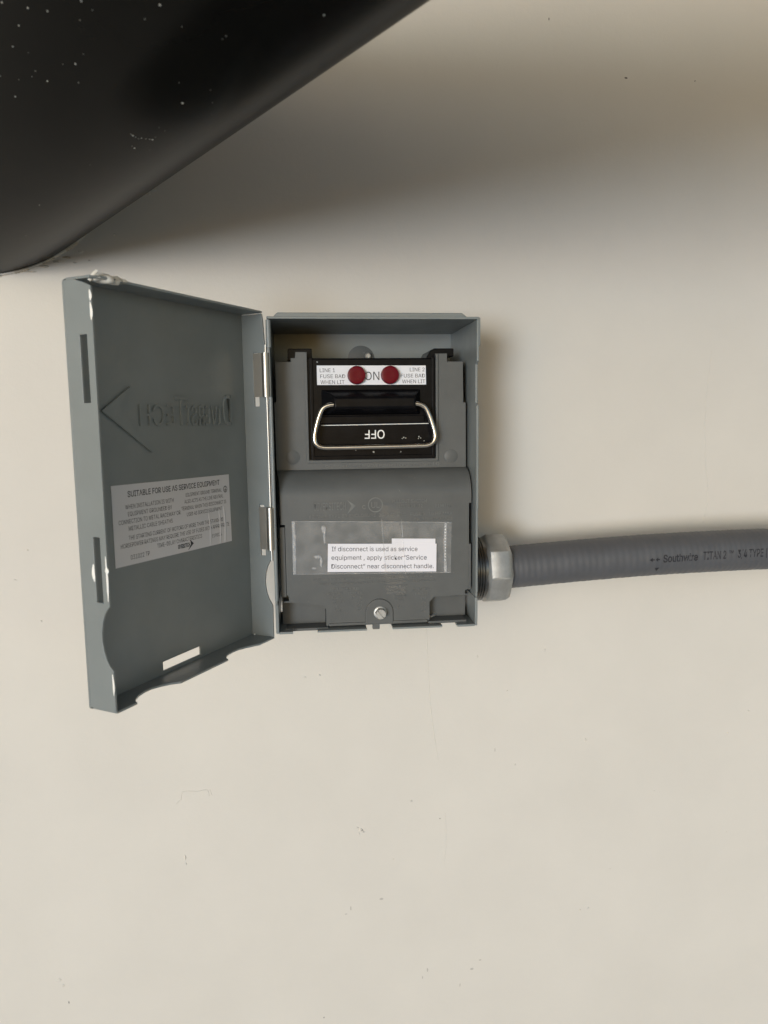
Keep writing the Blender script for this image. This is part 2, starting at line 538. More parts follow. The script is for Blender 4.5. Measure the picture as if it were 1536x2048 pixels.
e = MB()
e.prism(rect(X0, X1, ZB + 4, ZT), -0.2, 1.3, XZ(-0.8))                                      # back plate
e.box(X0, X1, -DEP, -2.1, ZT - T, ZT)                                                       # top
sideR = [(-2.1, ZT - T), (-DEP, ZT - T), (-DEP, 33), (-76.6, 31.5), (-76.6, 8.5), (-79.6, 7), (-79.6, -55), (-78.8, -56), (-78.8, -107), (-78, -108), (-78, ZB + 0.5), (-2.1, ZB + 0.5)]
e.prism(sideR, X1 - T, X1, lambda a, b, c: (c, a, b))
sideL = [(-2.1, ZT - T), (-DEP + 1.2, ZT - T), (-DEP + 1.2, ZB + 0.5), (-2.1, ZB + 0.5)]
e.prism(sideL, X0, X0 + T, lambda a, b, c: (c, a, b))
e.box(X1 + 0.05, X1 + 0.9, -DEP + 0.6, -8, 42, ZT - 0.3)                                    # lap of the top sheet over the right side
e.build('enclosure', 'paint', box, bevel=0.35)
encl = bpy.data.objects['enclosure']
MB().tube([(X0 + 0.9, -DEP + 0.9, 41), (X0 + 0.9, -DEP + 0.9, ZT - 2)], 1.5, 12).build('front_hem', 'paint', encl)
MB().tube([(X0 + 1.0, -DEP + 2.0, -108), (X0 + 1.0, -DEP + 2.0, 13)], 1.1, 12).build('front_hem', 'paint', encl)
MB().prism([(-15.5, ZT + 0.05), (-12.5, ZT + 3.0), (96.5, ZT + 3.0), (100.5, ZT + 0.05)], -74, -12, lambda a, b, c: (a, c, b)).build('top_hub_plate', 'paint', encl, bevel=0.5)
kn = MB().lathe([(0, 9.3), (0.35, 9.3), (0.5, 8.8)], (41.6, -2.1, 40.2), (0, -1, 0), n=40)
kn.build('knockout', 'cover', encl)
MB().lathe([(0, 2.2), (1.8, 2.2), (2.4, 1.4)], (46.5, -2.5, 42.5), (0, -1, 0), n=14).build('mounting_screw', 'zinc', encl)
# bottom: two corner brackets and two flat tabs
for x0, x1, inner in ((X0 + 0.2, X0 + 1.9, -8.4), (X1 - 1.9, X1 - 0.3, 92.5)):
    b = MB()
    yf = -DEP + 0.4
    b.box(x0, x1, yf, -30, ZB + 0.1, -110.3)
    lo, hi = (x1, inner) if inner > x1 else (inner, x0)
    b.box(lo, hi, yf, -30, ZB - 0.3, ZB + 1.2)
    b.build('corner_bracket', 'paint', encl, bevel=0.4)
for x0, x1 in ((6.3, 36.6), (52.4, 83.4)):
    MB().box(x0, x1, -DEP + 1.5, -20, ZB - 0.4, ZB + 0.8).build('bottom_tab', 'paint', encl, bevel=0.3)
MB().tube(smooth_path([(52, -58, -126), (62, -64, -127.2), (72, -66, -126.8), (82, -62, -124), (86, -50, -118)], 8), 1.2, 10).build('grounding_wire', 'zinc', encl)
MB().prism([(66, -125.6), (72, -125.9), (68, -122.6)], 0, 1.0, XZ(-64)).build('wire_lug', 'zinc', encl)

# ---- hinge frame and door
TH, HD, WD = 2.1256, 16.71, 128.0
ZDT, ZDB = 61.85, -132.15
pv = Vector((math.cos(TH), -math.sin(TH), 0))
fv = Vector((-math.sin(TH), -math.cos(TH), 0))
HP = Vector((-19.67, -75.38, 0))
A0 = HP + fv * HD
def D(s, t, z):                   # door frame: s along the panel from the hinge, t from panel to rim, z up
    q = A0 + pv * s - fv * t
    return (q.x, q.y, z)
DT = 1.2
dm = MB()
slot = rect(49.7, 79.5, -129.1, -124.4)
panel = rounded([(0, ZDB), (WD, ZDB), (WD, ZDT), (0, ZDT)], [0, 1.5, 3.0, 0])
dm.prism(panel, 0, DT, lambda a, b, c: D(a, c, b), holes=[slot])
dm.prism([(DT, DT), (WD - DT, DT), (WD - 1, HD * 0.9), (WD - 6, HD + 1), (WD - 18, HD + 0.8), (60, HD), (2, HD - 0.2)], ZDT - DT, ZDT, lambda a, b, c: D(a, b, c))       # top flange
ss = [(0, HD), (0, DT), (WD - DT, DT), (WD - DT, HD - 0.4), (114.3, HD - 0.2)]
arc1 = [(113.6, 14.6), (110.5, 12.0), (106.5, 10.0), (101.5, 8.9), (97.0, 8.9), (92.5, 10.4), (88.0, 13.0), (84.0, HD)]
arc2 = [(45.5, HD), (45.0, 15.2), (42.0, 12.6), (38.0, 10.9), (33.0, 10.2), (28.0, 10.6), (23.0, 12.4), (17.5, 15.2), (15.0, HD - 0.4)]
dm.prism(ss + arc1 + arc2, ZDB, ZDB + DT, lambda a, b, c: D(a, b, c))                         # bottom flange with two scallops
# hinge-side flange with two clip slots and a scallop
hs = [(DT, ZDB + DT), (HD, ZDB + DT), (HD, -111.5)] + [(16.0, -110.2), (14.4, -107.8), (12.9, -104.2), (12.1, -100.2), (11.9, -96.5), (12.5, -92.0), (14.0, -87.4), (15.9, -84.2), (HD, -83.2)] + \
     [(HD, 40.5), (HD - 0.8, ZDT - DT - 4), (HD - 1.5, ZDT - DT), (DT, ZDT - DT)]
dm.prism(hs, 0, DT, lambda a, b, c: D(c, a, b), holes=[rect(8.6, 12.0, 7.8, 38.6), rect(9.6, 13.0, -81.0, -50.4)])
# free-side flange with two long slots and a scallop
fs_ = [(DT, ZDB + DT), (HD, ZDB + DT), (HD, -111.6)] + [(14.6, -109.6), (13.0, -106.8), (11.7, -103.0), (11.0, -98.5), (11.1, -94.5), (11.9, -90.0), (13.4, -86.0), (15.4, -83.2), (HD, -82.0)] + \
      [(HD, 57.2), (HD * 0.72, 59.2), (HD * 0.4, ZDT - DT), (DT, ZDT - DT)]
dm.prism(fs_, WD - DT, WD, lambda a, b, c: D(c, a, b), holes=[rect(8.8, 12.9, 8.2, 37.2), rect(9.2, 13.1, -80.5, -50.8)])
door = dm.build('door', 'paint', box, bevel=0.3)

# hinge pin and clips
MB().tube([(HP.x, HP.y, -84), (HP.x, HP.y, 43)], 0.8, 12).build('hinge_pin', 'clip', door)
for z0, z1, t0 in ((13.2, 38.2, 9.6), (-77.0, -51.6, 10.4)):
    c = MB()
    # plate lying on the inside of the hinge flange, then rolled round the pin
    prof = [(DT + 0.1, t0 - 0.4), (DT + 0.9, t0 - 0.4), (DT + 0.9, HD - 1.6)]
    r = 2.2
    cx, ct = 2.6, HD + 1.5
    arc = []
    for q in range(14):
        a = R(-65 + q * 17.5)
        arc.append((cx + r * math.cos(a), ct + r * math.sin(a)))
    outer_ = prof[1:] + arc
    inner_ = [(cx + (r - 0.8) * math.cos(R(-65 + q * 17.5)), ct + (r - 0.8) * math.sin(R(-65 + q * 17.5))) for q in reversed(range(14))]
    c.prism(outer_ + inner_ + [(DT + 0.1, HD - 1.6), (DT + 0.1, t0 - 0.4)], z0, z1, lambda a, b, cc: D(a, b, cc))
    c.build('hinge_clip', 'clip', door, smooth=30)

# embossed maker's arrow and name (seen from behind, so mirrored)
PF = DT                                                                                     # inner face of the panel
def emboss(name, mb):
    mb.build(name, 'paint', door, smooth=20)
mb = MB()
mb.prism([(93.2, 16.6), (112.0, 5.0), (80.8, -15.5), (101.0, 6.6)], PF - 0.2, PF + 1.3, lambda a, b, c: D(a, c, b))
emboss('embossed_arrow', mb)
mb = MB()
# outside reading runs away from the hinge: D I V E R S I T E C H with tall D and T
mb.text('D', 17.0, lambda a, b, c: D(a, PF + c, b), x0=14.5, z0=-2.8, width=7.6, depth=0.9)
mb.text('IVERSI', 10.6, lambda a, b, c: D(a, PF + c, b), x0=23.6, z0=-2.6, width=29.5, depth=0.9)
mb.text('T', 15.0, lambda a, b, c: D(a, PF + c, b), x0=52.6, z0=-2.4, width=9.0, depth=0.9)
mb.text('ECH', 10.4, lambda a, b, c: D(a, PF + c, b), x0=62.6, z0=-2.2, width=25.0, depth=0.9)
emboss('embossed_name', mb)

# service sticker on the inside of the door
def LB(a, b, c):                  # a from the sticker's left edge (free side), b up, c out
    return D(108.2 - a, PF + c, b)
st = MB()
st.prism([(0, -69.4), (90.0, -70.0), (89.4, -31.0), (0, -30.0)], 0.02, 0.2, LB)
TX = 0.22
def ln(s, x, z, cap, w, al='c', bold=0.0):
    st.text(s, cap, LB, x0=x, z0=z, width=w, align=al, t0=TX, mi=1, bold=bold)
ln('SUITABLE FOR USE AS SERVICE EQUIPMENT', 45.4, -36.2, 2.75, 70.5, bold=0.012)
for i, (s, w) in enumerate((('WHEN INSTALLATION IS WITH', 34), ('EQUIPMENT GROUNDED BY', 31), ('CONNECTION TO METAL RACEWAY OR', 43.5), ('METALLIC CABLE SHEATHS', 31))):
    ln(s, 25.2, -42.0 - i * 3.55, 2.1, w)
for i, (s, w) in enumerate((('EQUIPMENT GROUND TERMINAL', 30.5), ('ALSO ACTS AS THE LINE NEUTRAL', 33), ('TERMINAL WHEN THIS DISCONNECT IS', 38.0), ('USED AS SERVICE EQUIPMENT', 30))):
    ln(s, 67.0, -40.3 - i * 3.5, 1.95, w)
for i, (s, w) in enumerate((('THE STARTING CURRENT OF MOTORS OF MORE THAN THE STANDARD', 73), ('HORSEPOWER RATINGS MAY REQUIRE THE USE OF FUSES WITH APPROPRIATE', 84), ('TIME-DELAY CHARACTERISTICS', 35))):
    ln(s, 46.0, -57.2 - i * 3.45, 2.1, w)
ln('DIVERSITECH', 48.6, -67.2, 2.0, 9.5, bold=0.03)
st.prism([(53.6, -63.6), (56.4, -66.1), (51.6, -69.3), (54.2, -66.2)], TX, TX + 0.02, LB, mi=1)
ln('031022 TP', 10.0, -66.9, 2.2, 13.0, 'l')
ln('E198124', 72.5, -65.4, 1.9, 8.5, 'l')
# earth symbol: ring, stem and bars
ring = [(85.6 + 1.75 * math.cos(q * math.pi / 12), -39.2 + 1.9 * math.sin(q * math.pi / 12)) for q in range(24)]
ring_i = [(85.6 + 1.4 * math.cos(q * math.pi / 12), -39.2 + 1.55 * math.sin(q * math.pi / 12)) for q in range(24)]
st.prism(ring, TX, TX + 0.02, LB, holes=[ring_i], mi=1)
for x0, x1, z0, z1 in ((85.42, 85.78, -39.5, -37.7), (84.5, 86.7, -39.7, -39.4), (84.9, 86.3, -40.15, -39.9), (85.3, 85.9, -40.55, -40.3)):
    st.prism(rect(x0, x1, z0, z1), TX, TX + 0.02, LB, mi=1)
lab = st.build('service_sticker', ['sticker', 'ink'], door, fix=True)
for x, z0, z1, r in ((70.5, -69.3, -51.5, 0.55), (79.5, -69.5, -50.5, 0.6), (84.0, -69.6, -49.0, 0.8)):
    MB().sweep(smooth_path([LB(x, z0, 0.2), LB(x + 0.4, (z0 + z1) / 2, 0.25), LB(x - 0.3, z1, 0.2)], 5), [(r * math.cos(2 * math.pi * q / 8), 0.22 * math.sin(2 * math.pi * q / 8)) for q in range(8)], up=tuple(pv)).build('sticker_crease', 'sticker', door, smooth=80)

# chipped paint on the rim and the dried caulk stuck to the top corner
def chip(pts, w, h, name='paint_chip', m='chip', up=None):
    n = 8
    k = len(pts)
    pp = smooth_path([D(*p) for p in pts], 4)
    L = len(pp)
    def prof(i):
        f = 0.35 + 0.65 * math.sin(math.pi * min(1, max(0, i / (L - 1))))
        f *= 0.8 + 0.4 * ((i * 7919) % 13) / 13
        return [(w * f * math.cos(2 * math.pi * q / n), h * f * math.sin(2 * math.pi * q / n)) for q in range(n)]
    MB().sweep(pp, prof, up=up or tuple(fv)).build(name, m, door, smooth=80)
for z0, z1, w in ((55.5, 51, 1.0), (50.5, 43, 1.0), (-59, -79.5, 0.8), (-113, -123, 0.8), (-64, -67, 1.4)):
    chip([(WD + 0.1, HD - 0.6, z0), (WD + 0.1, HD - 0.2, (z0 + z1) / 2), (WD + 0.1, HD - 0.4, z1)], w * 0.75, 0.3)
chip([(WD + 0.1, 8.6, -63), (WD + 0.1, 8.2, -67), (WD + 0.1, 8.7, -71)], 0.9, 0.3)
chip([(0.8, 3.0, ZDB + DT + 0.3), (2.2, 3.4, ZDB + DT + 0.3)], 0.6, 0.4)
cau = MB()
for i, (s, t, z, a, b, c_) in enumerate([(122, 14, 61.2, 3.6, 3.0, 1.3), (118, 15, 61.0, 4.2, 3.0, 1.8), (113.5, 15, 61.2, 4.0, 3.0, 1.7), (109, 15.2, 61.8, 3.4, 2.4, 1.2), (116, 12, 62.6, 5.0, 4.0, 1.6), (110, 11, 62.8, 5.0, 3.5, 1.5)]):
    q = D(s, t, z)
    cau.blob(q, a, b, c_, n=12, seed=200 + i, rough=0.18)
cau.build('dried_caulk', 'caulk', door, smooth=80)
MB().sweep(smooth_path([D(125, 13, 60), D(124, 14.5, 62.4), D(122.5, 15.5, 64.2)], 4), [(0.8 * math.cos(2 * math.pi * q / 8), 0.4 * math.sin(2 * math.pi * q / 8)) for q in range(8)]).build('caulk_string', 'caulk', door, smooth=80)

# ---- moulded cover (dead front)
YU, YL = -58.0, -72.0
cov = MB()
opening = rect(4.9, 82.1, -25.2, 60)
upper = [(-15.9, -31.0), (102.5, -31.0), (102.3, 9.2), (100.8, 9.2), (100.4, 34.4), (90.5, 34.4), (90.5, 39.3), (83.2, 39.3), (83.2, -25.0), (4.2, -25.0),
         (4.2, 40.4), (-2.6, 40.4), (-3.0, 36.8), (-5.6, 36.8), (-5.6, 34.5), (-14.7, 34.5), (-14.9, 10.3), (-16.2, 10.3)]
cov.prism(upper, 0, -2.2, XZ(YU), skip=(0,))
# S-shaped step to the lower, prouder half
N = 18
prof_ = []
for i in range(N + 1):
    t = i / N
    th = t * math.pi / 2
    prof_.append((YU + (YL - YU) * math.sin(th), -31.0 - 17.0 * (1 - math.cos(th)) ** 0.9))
vs, fs2 = [], []
for (y, z) in prof_:
    f = (y - YU) / (YL - YU)
    vs += [(-15.9 + 1.9 * f, y, z), (102.5 + 0.4 * f, y, z), (102.5 + 0.4 * f, y + 2.2, z), (-15.9 + 1.9 * f, y + 2.2, z)]
for i in range(N):
    for a, b_ in ((0, 1), (1, 2), (2, 3), (3, 0)):
        fs2.append((i * 4 + a, i * 4 + b_, i * 4 + 4 + b_, i * 4 + 4 + a))
cov.add(vs, fs2)
lower = [(-14.0, -48.0), (-14.0, -63.0), (-11.6, -63.0), (-11.6, -106.0), (-10.4, -107.5), (-10.4, -110.8), (9.5, -113.6), (12.0, -116.0), (12.0, -126.4), (76.4, -125.4), (76.4, -114.0), (79.4, -110.8),
         (99.0, -110.2), (99.0, -107.2), (101.4, -106.6), (101.4, -77.4), (101.4, -52.4), (102.9, -52.2), (102.9, -48.0)]
cov.prism(lower, 0, -2.2, XZ(YL), skip=(len(lower) - 1,))
cover = cov.build('cover', 'cover', box, merge=0.02, smooth=40)
# skirts: walls of the moulding that run back into the box
def skirt(x, y0, y1, z0, z1, w=1.4):
    MB().box(x, x + w, y0, y1, z0, z1).build('cover_skirt', 'cover', cover, bevel=0.3)
skirt(100.9, YU + 2.3, -30, -31, 9.0); skirt(99.0, YU + 2.3, -30, 9.4, 34.2); skirt(-15.9, YU + 2.3, -30, -31, 10.2); skirt(-14.5, YU + 2.3, -30, 10.4, 34.3)
skirt(101.2, YL + 15, -30, -56, -31.2); skirt(99.8, YL + 2.3, -30, -106, -52.4); skirt(-13.7, YL + 15, -30, -63, -34); skirt(-11.3, YL + 2.3, -30, -106, -63)
# raised side strips beside the lower half
for x0, x1, z0, z1, yy in ((101.5, 102.9, -107.0, -78.0, -71.2), (-14.9, -11.8, -107.6, -64.5, -70.8)):
    MB().box(x0, x1, yy - 0.6, yy + 10, z0, z1).build('edge_strip', 'cover', cover, bevel=0.3)
# rim round the opening
rim = MB()
rim.prism([(2.6, 40.2), (2.6, -27.0), (84.9, -27.0), (84.9, 39.2), (83.2, 39.2), (83.2, -25.2), (4.2, -25.2), (4.2, 40.2)], -1.5, 0.9, XZ(YU - 0.05))
rim.build('opening_rim', 'cover', cover, bevel=0.35)
for x, z in ((-5.8, -23.2), (93.0, -24.0)):
    MB().lathe([(0, 4.2), (0.12, 4.2), (0.25, 3.9)], (x, YU, z), (0, -1, 0), n=28).build('moulding_mark', 'cover', cover)
# corner pockets
for x0, x1, zt_, zb_, sh0, sh1 in ((-14.9, 12.0, -111.0, -127.0, -12.6, 13.4), (76.4, 101.2, -110.4, -125.8, 75.4, 99.6)):
    p = MB()
    p.box(x0, x1, YL + 9.0, YL + 11.0, zb_, zt_ + 2)
    xi = x1 if x0 < 0 else x0 - 1.2
    p.box(xi, xi + 1.2, YL + 0.1, YL + 9, zb_, zt_ - 3.5)
    p.box(x0 + 1, x1, YL + 0.6, YL + 9, zt_ - 0.4, zt_ + 0.8)
    p.box(sh0, sh1, YL - 2.0, YL + 10.9, zb_ - 1.6, zb_ + 0.1)
    p.build('corner_pocket', 'cover', cover, bevel=0.4)
MB().box(13.6, 75.2, YL - 0.6, YL + 1.5, -126.9, -125.0).build('bottom_lip', 'cover', cover, bevel=0.4)
arch = [(36.4, -126.2)] + [(44.9 + 8.6 * math.cos(R(180 - q * 15)), -119.2 + 8.6 * math.sin(R(180 - q * 15))) for q in range(13)] + [(53.5, -126.2)]
MB().prism(arch, -1.0, 1.0, XZ(YL)).build('screw_boss', 'cover', cover, bevel=0.5)
MB().box(40.6, 45.0, YL - 0.4, YL + 3, -130.0, -125.6).build('locking_tongue', 'cover', cover, bevel=0.4)
sc = MB()
so = (45.4, YL - 1.0, -119.3)
sc.lathe([(0, 4.1), (0.5, 4.1), (0.8, 3.6)], so, (0, -1, 0), n=32)
sc.lathe([(0.7, 3.45), (3.0, 3.45), (3.6, 3.0)], so, (0, -1, 0), n=6, phase=0.35)
ca, sa = math.cos(R(-52)), math.sin(R(-52))
for sgn in (1, -1):
    half = []
    for q in range(13):
        a = R(q * 15)
        half.append((2.95 * math.cos(a), 0.38 + 2.55 * math.sin(a)))
    sc.prism(half, 3.6, 4.3, lambda a, b, c, s_=sgn: (so[0] + s_ * (a * ca - b * sa), so[1] - c, so[2] + s_ * (a * sa + b * ca)))
sc.build('cover_screw', 'zinc', cover)

# moulded lettering
def CV(y):
    return lambda a, b, c: (a, y - c, b)
lt = MB()
dp = 0.28
lt.text('CAUTION: DO NOT REMOVE FUSEHOLDER UNDER LOAD.', 1.7, CV(YU), x0=14, z0=-30.0, width=66, depth=dp)
lt.text('LO', 1.9, CV(YU), x0=81.5, z0=-29.6, width=4, depth=dp)
lt.text('DIVERSITECH', 4.6, CV(YL), x0=6.2, z0=-54.8, width=19.2, depth=0.35)
lt.prism([(26.0, -48.6), (31.4, -52.4), (26.2, -57.4), (28.8, -52.4)], 0, 0.35, CV(YL))
lt.text('c', 3.2, CV(YL), x0=35.4, z0=-54.6, width=2.0, depth=dp)
rg = lambda r: [(43.4 + r * math.cos(q * math.pi / 14), -52.2 + r * math.sin(q * math.pi / 14)) for q in range(28)]
lt.prism(rg(4.6), 0, 0.35, CV(YL), holes=[rg(4.0)])
lt.text('UL', 3.6, CV(YL), x0=43.4, z0=-54.0, align='c', width=5.0, depth=0.3)
lt.text('PULLOUT SWITCH', 2.1, CV(YL), x0=53.5, z0=-51.4, width=21.5, depth=dp)
lt.text('LISTED 9A12', 2.0, CV(YL), x0=58.0, z0=-54.4, width=14.5, depth=dp)
lt.text('E198124', 1.9, CV(YL), x0=80.5, z0=-54.6, width=9.5, depth=dp)
lt.text('60 AMP  TYPE 3R ENCLOSURE  20  240 VAC   FUSED   10 HP MAX', 1.9, CV(YL), x0=3, z0=-59.4, width=88, depth=dp)
lt.text('40 AMP TIME DELAY FUSE', 1.6, CV(YL), x0=66, z0=-62.6, width=25, depth=dp)
lt.text('Suitable for use with copper conductors only, 60/75 C wire', 1.5, CV(YL), x0=4, z0=-98.0, width=74, depth=dp)
lt.text('Not for use on circuits of more than 10,000 rms symmetrical amperes, 240 volts max', 1.5, CV(YL), x0=8, z0=-100.8, width=72, depth=dp)
for s, x, z, w in (('USE TORQUE', 15, -104.4, 18), ('WIRE SIZE', 12.5, -107.2, 10), ('TORQUE', 25.5, -107.2, 9.5), ('(AWG)', 16, -109.8, 6), ('(LB. IN.)', 27, -109.8, 8),
                   ('14-10', 16, -112.4, 7), ('8', 18, -115.0, 1.6), ('6-4', 17, -117.6, 4), ('35', 31, -112.4, 3), ('40', 31, -115.0, 3), ('45', 31, -117.6, 3),
                   ('EQUIPMENT', 48, -104.2, 15), ('GROUNDING', 49, -106.8, 13), ('COPPER', 54, -109.6, 8), ('WIRE', 55, -112.2, 5), ('ROTATION', 66, -106.4, 11), ('(LB. IN.)', 67.5, -109.0, 8),
                   ('20', 71, -112.0, 3), ('25', 71, -114.6, 3), ('35', 71, -117.2, 3), ('45', 71, -119.8, 3), ('AL', 56, -116.8, 3)):
    lt.text(s, 1.6, CV(YL), x0=x, z0=z, width=w, depth=dp)
lt.build('moulded_lettering', 'paler', cover, smooth=20)

# clear pocket with the paper note, and the strip of clear tape down the middle
fl = MB()
N1, N2 = 30, 8
c0 = [(-7.6, -60.7), (90.4, -64.0), (89.8, -95.6), (-7.6, -93.4)]
vs, fq = [], []
rn = random.Random(3)
for j in range(N2 + 1):
    for i in range(N1 + 1):
        a, b_ = i / N1, j / N2
        x = (c0[0][0] * (1 - a) + c0[1][0] * a) * (1 - b_) + (c0[3][0] * (1 - a) + c0[2][0] * a) * b_
        z = (c0[0][1] * (1 - a) + c0[1][1] * a) * (1 - b_) + (c0[3][1] * (1 - a) + c0[2][1] * a) * b_
        pf = 1.05 + 0.35 * math.sin(a * 9 + b_ * 2) * math.sin(math.pi * b_) + rn.uniform(-0.08, 0.08)
        if i in (0, N1) or j in (0, N2): pf = 0.55
        vs.append((x, YL - pf, z))
for j in range(N2):
    for i in range(N1):
        q = j * (N1 + 1) + i
        fq.append((q, q + 1, q + N1 + 2, q + N1 + 1))
fl.add(vs, fq)
fl.build('clear_pocket', 'film', cover, smooth=80, fix=False)
for p in ([(-6.4, -61.2), (-6.2, -76), (-6.6, -93.2)], [(86.6, -64.4), (86.2, -80), (86.4, -95.2)]):
    MB().sweep(smooth_path([(x, YL - 0.9, z) for x, z in p], 8), [(0.9 * math.cos(2 * math.pi * q / 8), 0.35 * math.sin(2 * math.pi * q / 8)) for q in range(8)], up=(1, 0, 0)).build('pocket_seam', 'filmedge', cover, smooth=80)
for p in ([(-7.4, -60.9), (40, -62.4), (90.2, -64.1)], [(-7.4, -93.3), (40, -94.4), (89.6, -95.5)]):
    MB().tube(smooth_path([(x, YL - 0.7, z) for x, z in p], 8), 0.22, 6).build('pocket_edge', 'filmedge', cover, smooth=80)
for i, (x, z, a, b_) in enumerate([(11.5, -66, 1.6, 2.0), (12.0, -71, 0.8, 4.0), (7.5, -83, 2.2, 1.0), (9.6, -86, 0.8, 2.6), (5.0, -90, 1.2, 0.8), (-6.6, -66, 0.5, 0.9), (-6.6, -76, 0.6, 1.2), (-6.4, -81, 0.5, 0.8)]):
    MB().blob((x, YL - 1.2, z), a, 0.35, b_, seed=300 + i, rough=0.3, n=9).build('film_wrinkle', 'filmedge', cover, smooth=80)
for k in range(12):
    MB().blob((86.3 + 0.1 * math.sin(k), YL - 1.15, -66.5 - k * 1.9), 0.22, 0.25, 0.5, seed=330 + k, n=6).build('seam_stitch', 'chip', cover, smooth=80)
pn = MB()
pn.prism([(14.0, -75.0), (80.7, -77.0), (80.5, -94.4), (13.4, -92.4)], -0.15, 0.0, CV(YL - 1.75), mi=0)
sl = -2.0 / 66.7
def PT(a, b, c):
    return (a, YL - 1.8 - c, b + sl * (a - 14))
pn.text('If disconnect is used as service', 2.75, PT, x0=16.2, z0=-79.6, width=52.6, mi=1)
pn.text('equipment , apply sticker\u201cService', 2.75, PT, x0=15.9, z0=-84.9, width=58.6, mi=1)
pn.text('Disconnect\u201d near disconnect handle.', 2.75, PT, x0=15.8, z0=-90.3, width=63.0, mi=1)
pn.build('paper_note', ['paper', 'ink'], cover)
MB().prism([(53.0, -73.0), (80.0, -73.9), (80.0, -77.2), (53.0, -76.4)], -0.15, 0, CV(YL - 1.5)).build('blank_paper_strip', 'paper', cover)
tp = MB()
tp.prism([(45.6, -52.0), (57.6, -52.2), (61.3, -108.0), (49.0, -107.6)], 0, 0.06, CV(YL - 2.2))
tp.build('clear_tape', 'tape', cover)
for a, b_ in (((46.8, -60.8), (49.2, -97)), ((59.0, -61.2), (61.2, -97.2))):
    MB().tube([(a[0], YL - 2.35, a[1]), (b_[0], YL - 2.35, b_[1])], 0.16, 6).build('tape_edge', 'filmedge', cover, smooth=80)

# ---- fuse holder behind the cover and the pull-out head in its opening
fb = MB()
fb.box(4.0, 83.4, -56.5, -8, -27, 36.8)
fb.prism([(-7.4, 36), (-7.4, 43.2), (7.4, 43.2), (7.4, 37.5), (11, 36)], 0, -30, XZ(-50))
fb.prism([(78, 36), (81.5, 42.0), (84, 43.2), (96.4, 43.2), (96.4, 38.2), (92.6, 38.2), (92.6, 30), (78, 30)], 0, -30, XZ(-50))
fb.build('fuse_holder', 'black', box, bevel=0.5)
ph = MB()
YP = -58.6
ph.prism(rounded(rect(6.8, 81.7, -24.6, 36.2), 1.0), -4, 0, XZ(YP))
head = ph.build('pull_out_head', 'black', box, bevel=0.5)
fr = MB()
fr.prism([(5.6, 37.0), (5.6, -25.0), (82.6, -25.2), (82.6, 37.0), (80.6, 37.0), (80.6, -22.6), (7.6, -22.6), (7.6, 37.0)], -2, 1.0, XZ(YP))
fr.build('head_frame', 'black', head, bevel=0.4)
# grip: a ridge with sloping shoulders that carries the handle
gr = MB()
yf = YP
rings = [(0, (12.5, 73.5, 17.6, 2.2)), (4.0, (17.0, 71.5, 15.6, 3.4)), (8.2, (19.2, 69.6, 13.4, 5.6)), (9.4, (20.2, 68.8, 11.8, 6.8))]
vs, fq = [], []
for d_, (a, b_, zt_, zb_) in rings:
    vs += [(a, yf - d_, zb_), (b_, yf - d_, zb_), (b_, yf - d_, zt_), (a, yf - d_, zt_)]
for i in range(len(rings) - 1):
    for q in range(4):
        r_ = (q + 1) % 4
        fq.append((i * 4 + q, i * 4 + r_, i * 4 + 4 + r_, i * 4 + 4 + q))
fq.append((12, 13, 14, 15))
gr.add(vs, fq)
gr.box(11, 76, YP - 1.2, YP + 1, -3.0, 1.8)
gr.build('grip_ridge', 'black', head, bevel=0.7)
hy = YP - 7.0
hpts = [(22.0, hy, 8.6), (17.2, hy, 8.4)] + [(13.2, hy, 6.6), (10.8, hy, 2.2), (8.6, hy, -5.0), (7.6, hy, -11.5), (8.6, hy, -15.2), (12.2, hy, -17.0), (20, hy, -17.3), (44, hy, -17.2), (70, hy, -17.0), (77.0, hy, -16.6), (80.6, hy, -14.4), (81.4, hy, -10.2),
        (79.2, hy, -2.0), (76.4, hy, 4.6), (74.0, hy, 7.4), (70.4, hy, 8.6), (66.0, hy, 8.6)]
MB().tube(smooth_path(hpts, 6), 1.55, 16).build('handle', 'steel', head, smooth=80)
lb = MB()
LY = YP - 0.05
lb.prism([(10.0, 32.3), (77.0, 32.0), (77.2, 20.4), (10.0, 20.6)], 0, 0.25, CV(LY), mi=0)
ty = 0.27
def lt2(s, x, z, cap, w, al='l', bold=0.0):
    lb.text(s, cap, CV(LY), x0=x, z0=z, width=w, align=al, t0=ty, mi=1, bold=bold)
lt2('LINE 1', 11.8, 28.3, 2.2, 9.2); lt2('FUSE BAD', 12.0, 24.7, 2.2, 15.2); lt2('WHEN LIT', 12.1, 21.2, 2.2, 14.6)
lt2('LINE 2', 76.3, 28.5, 2.2, 9.2, 'r'); lt2('FUSE BAD', 76.5, 24.8, 2.2, 15.0, 'r'); lt2('WHEN LIT', 76.6, 21.3, 2.2, 14.4, 'r')
lt2('ON', 39.2, 23.4, 5.0, 9.0)
lb.build('fuse_label', ['label', 'ink'], head)
for x in (34.1, 54.6):
    MB().lathe([(0, 5.6), (2.6, 5.55), (3.4, 5.2), (3.6, 4.4), (3.5, 2.0), (3.45, 0)], (x, LY - 0.2, 26.3), (0, -1, 0), n=40).build('indicator_light', 'red', head)
wl = MB()
wl.prism([(12.0, -4.1), (78.6, -3.7), (78.6, -3.3), (12.0, -3.7)], 0, 0.08, CV(YP - 0.03))
wl.text('OFF', 5.2, lambda a, b, c: (51.0 - a, YP - 0.05 - c, -7.2 - b), x0=0, z0=0, width=12.4, bold=0.006)
wl.build('off_lettering', 'whiteink', head)
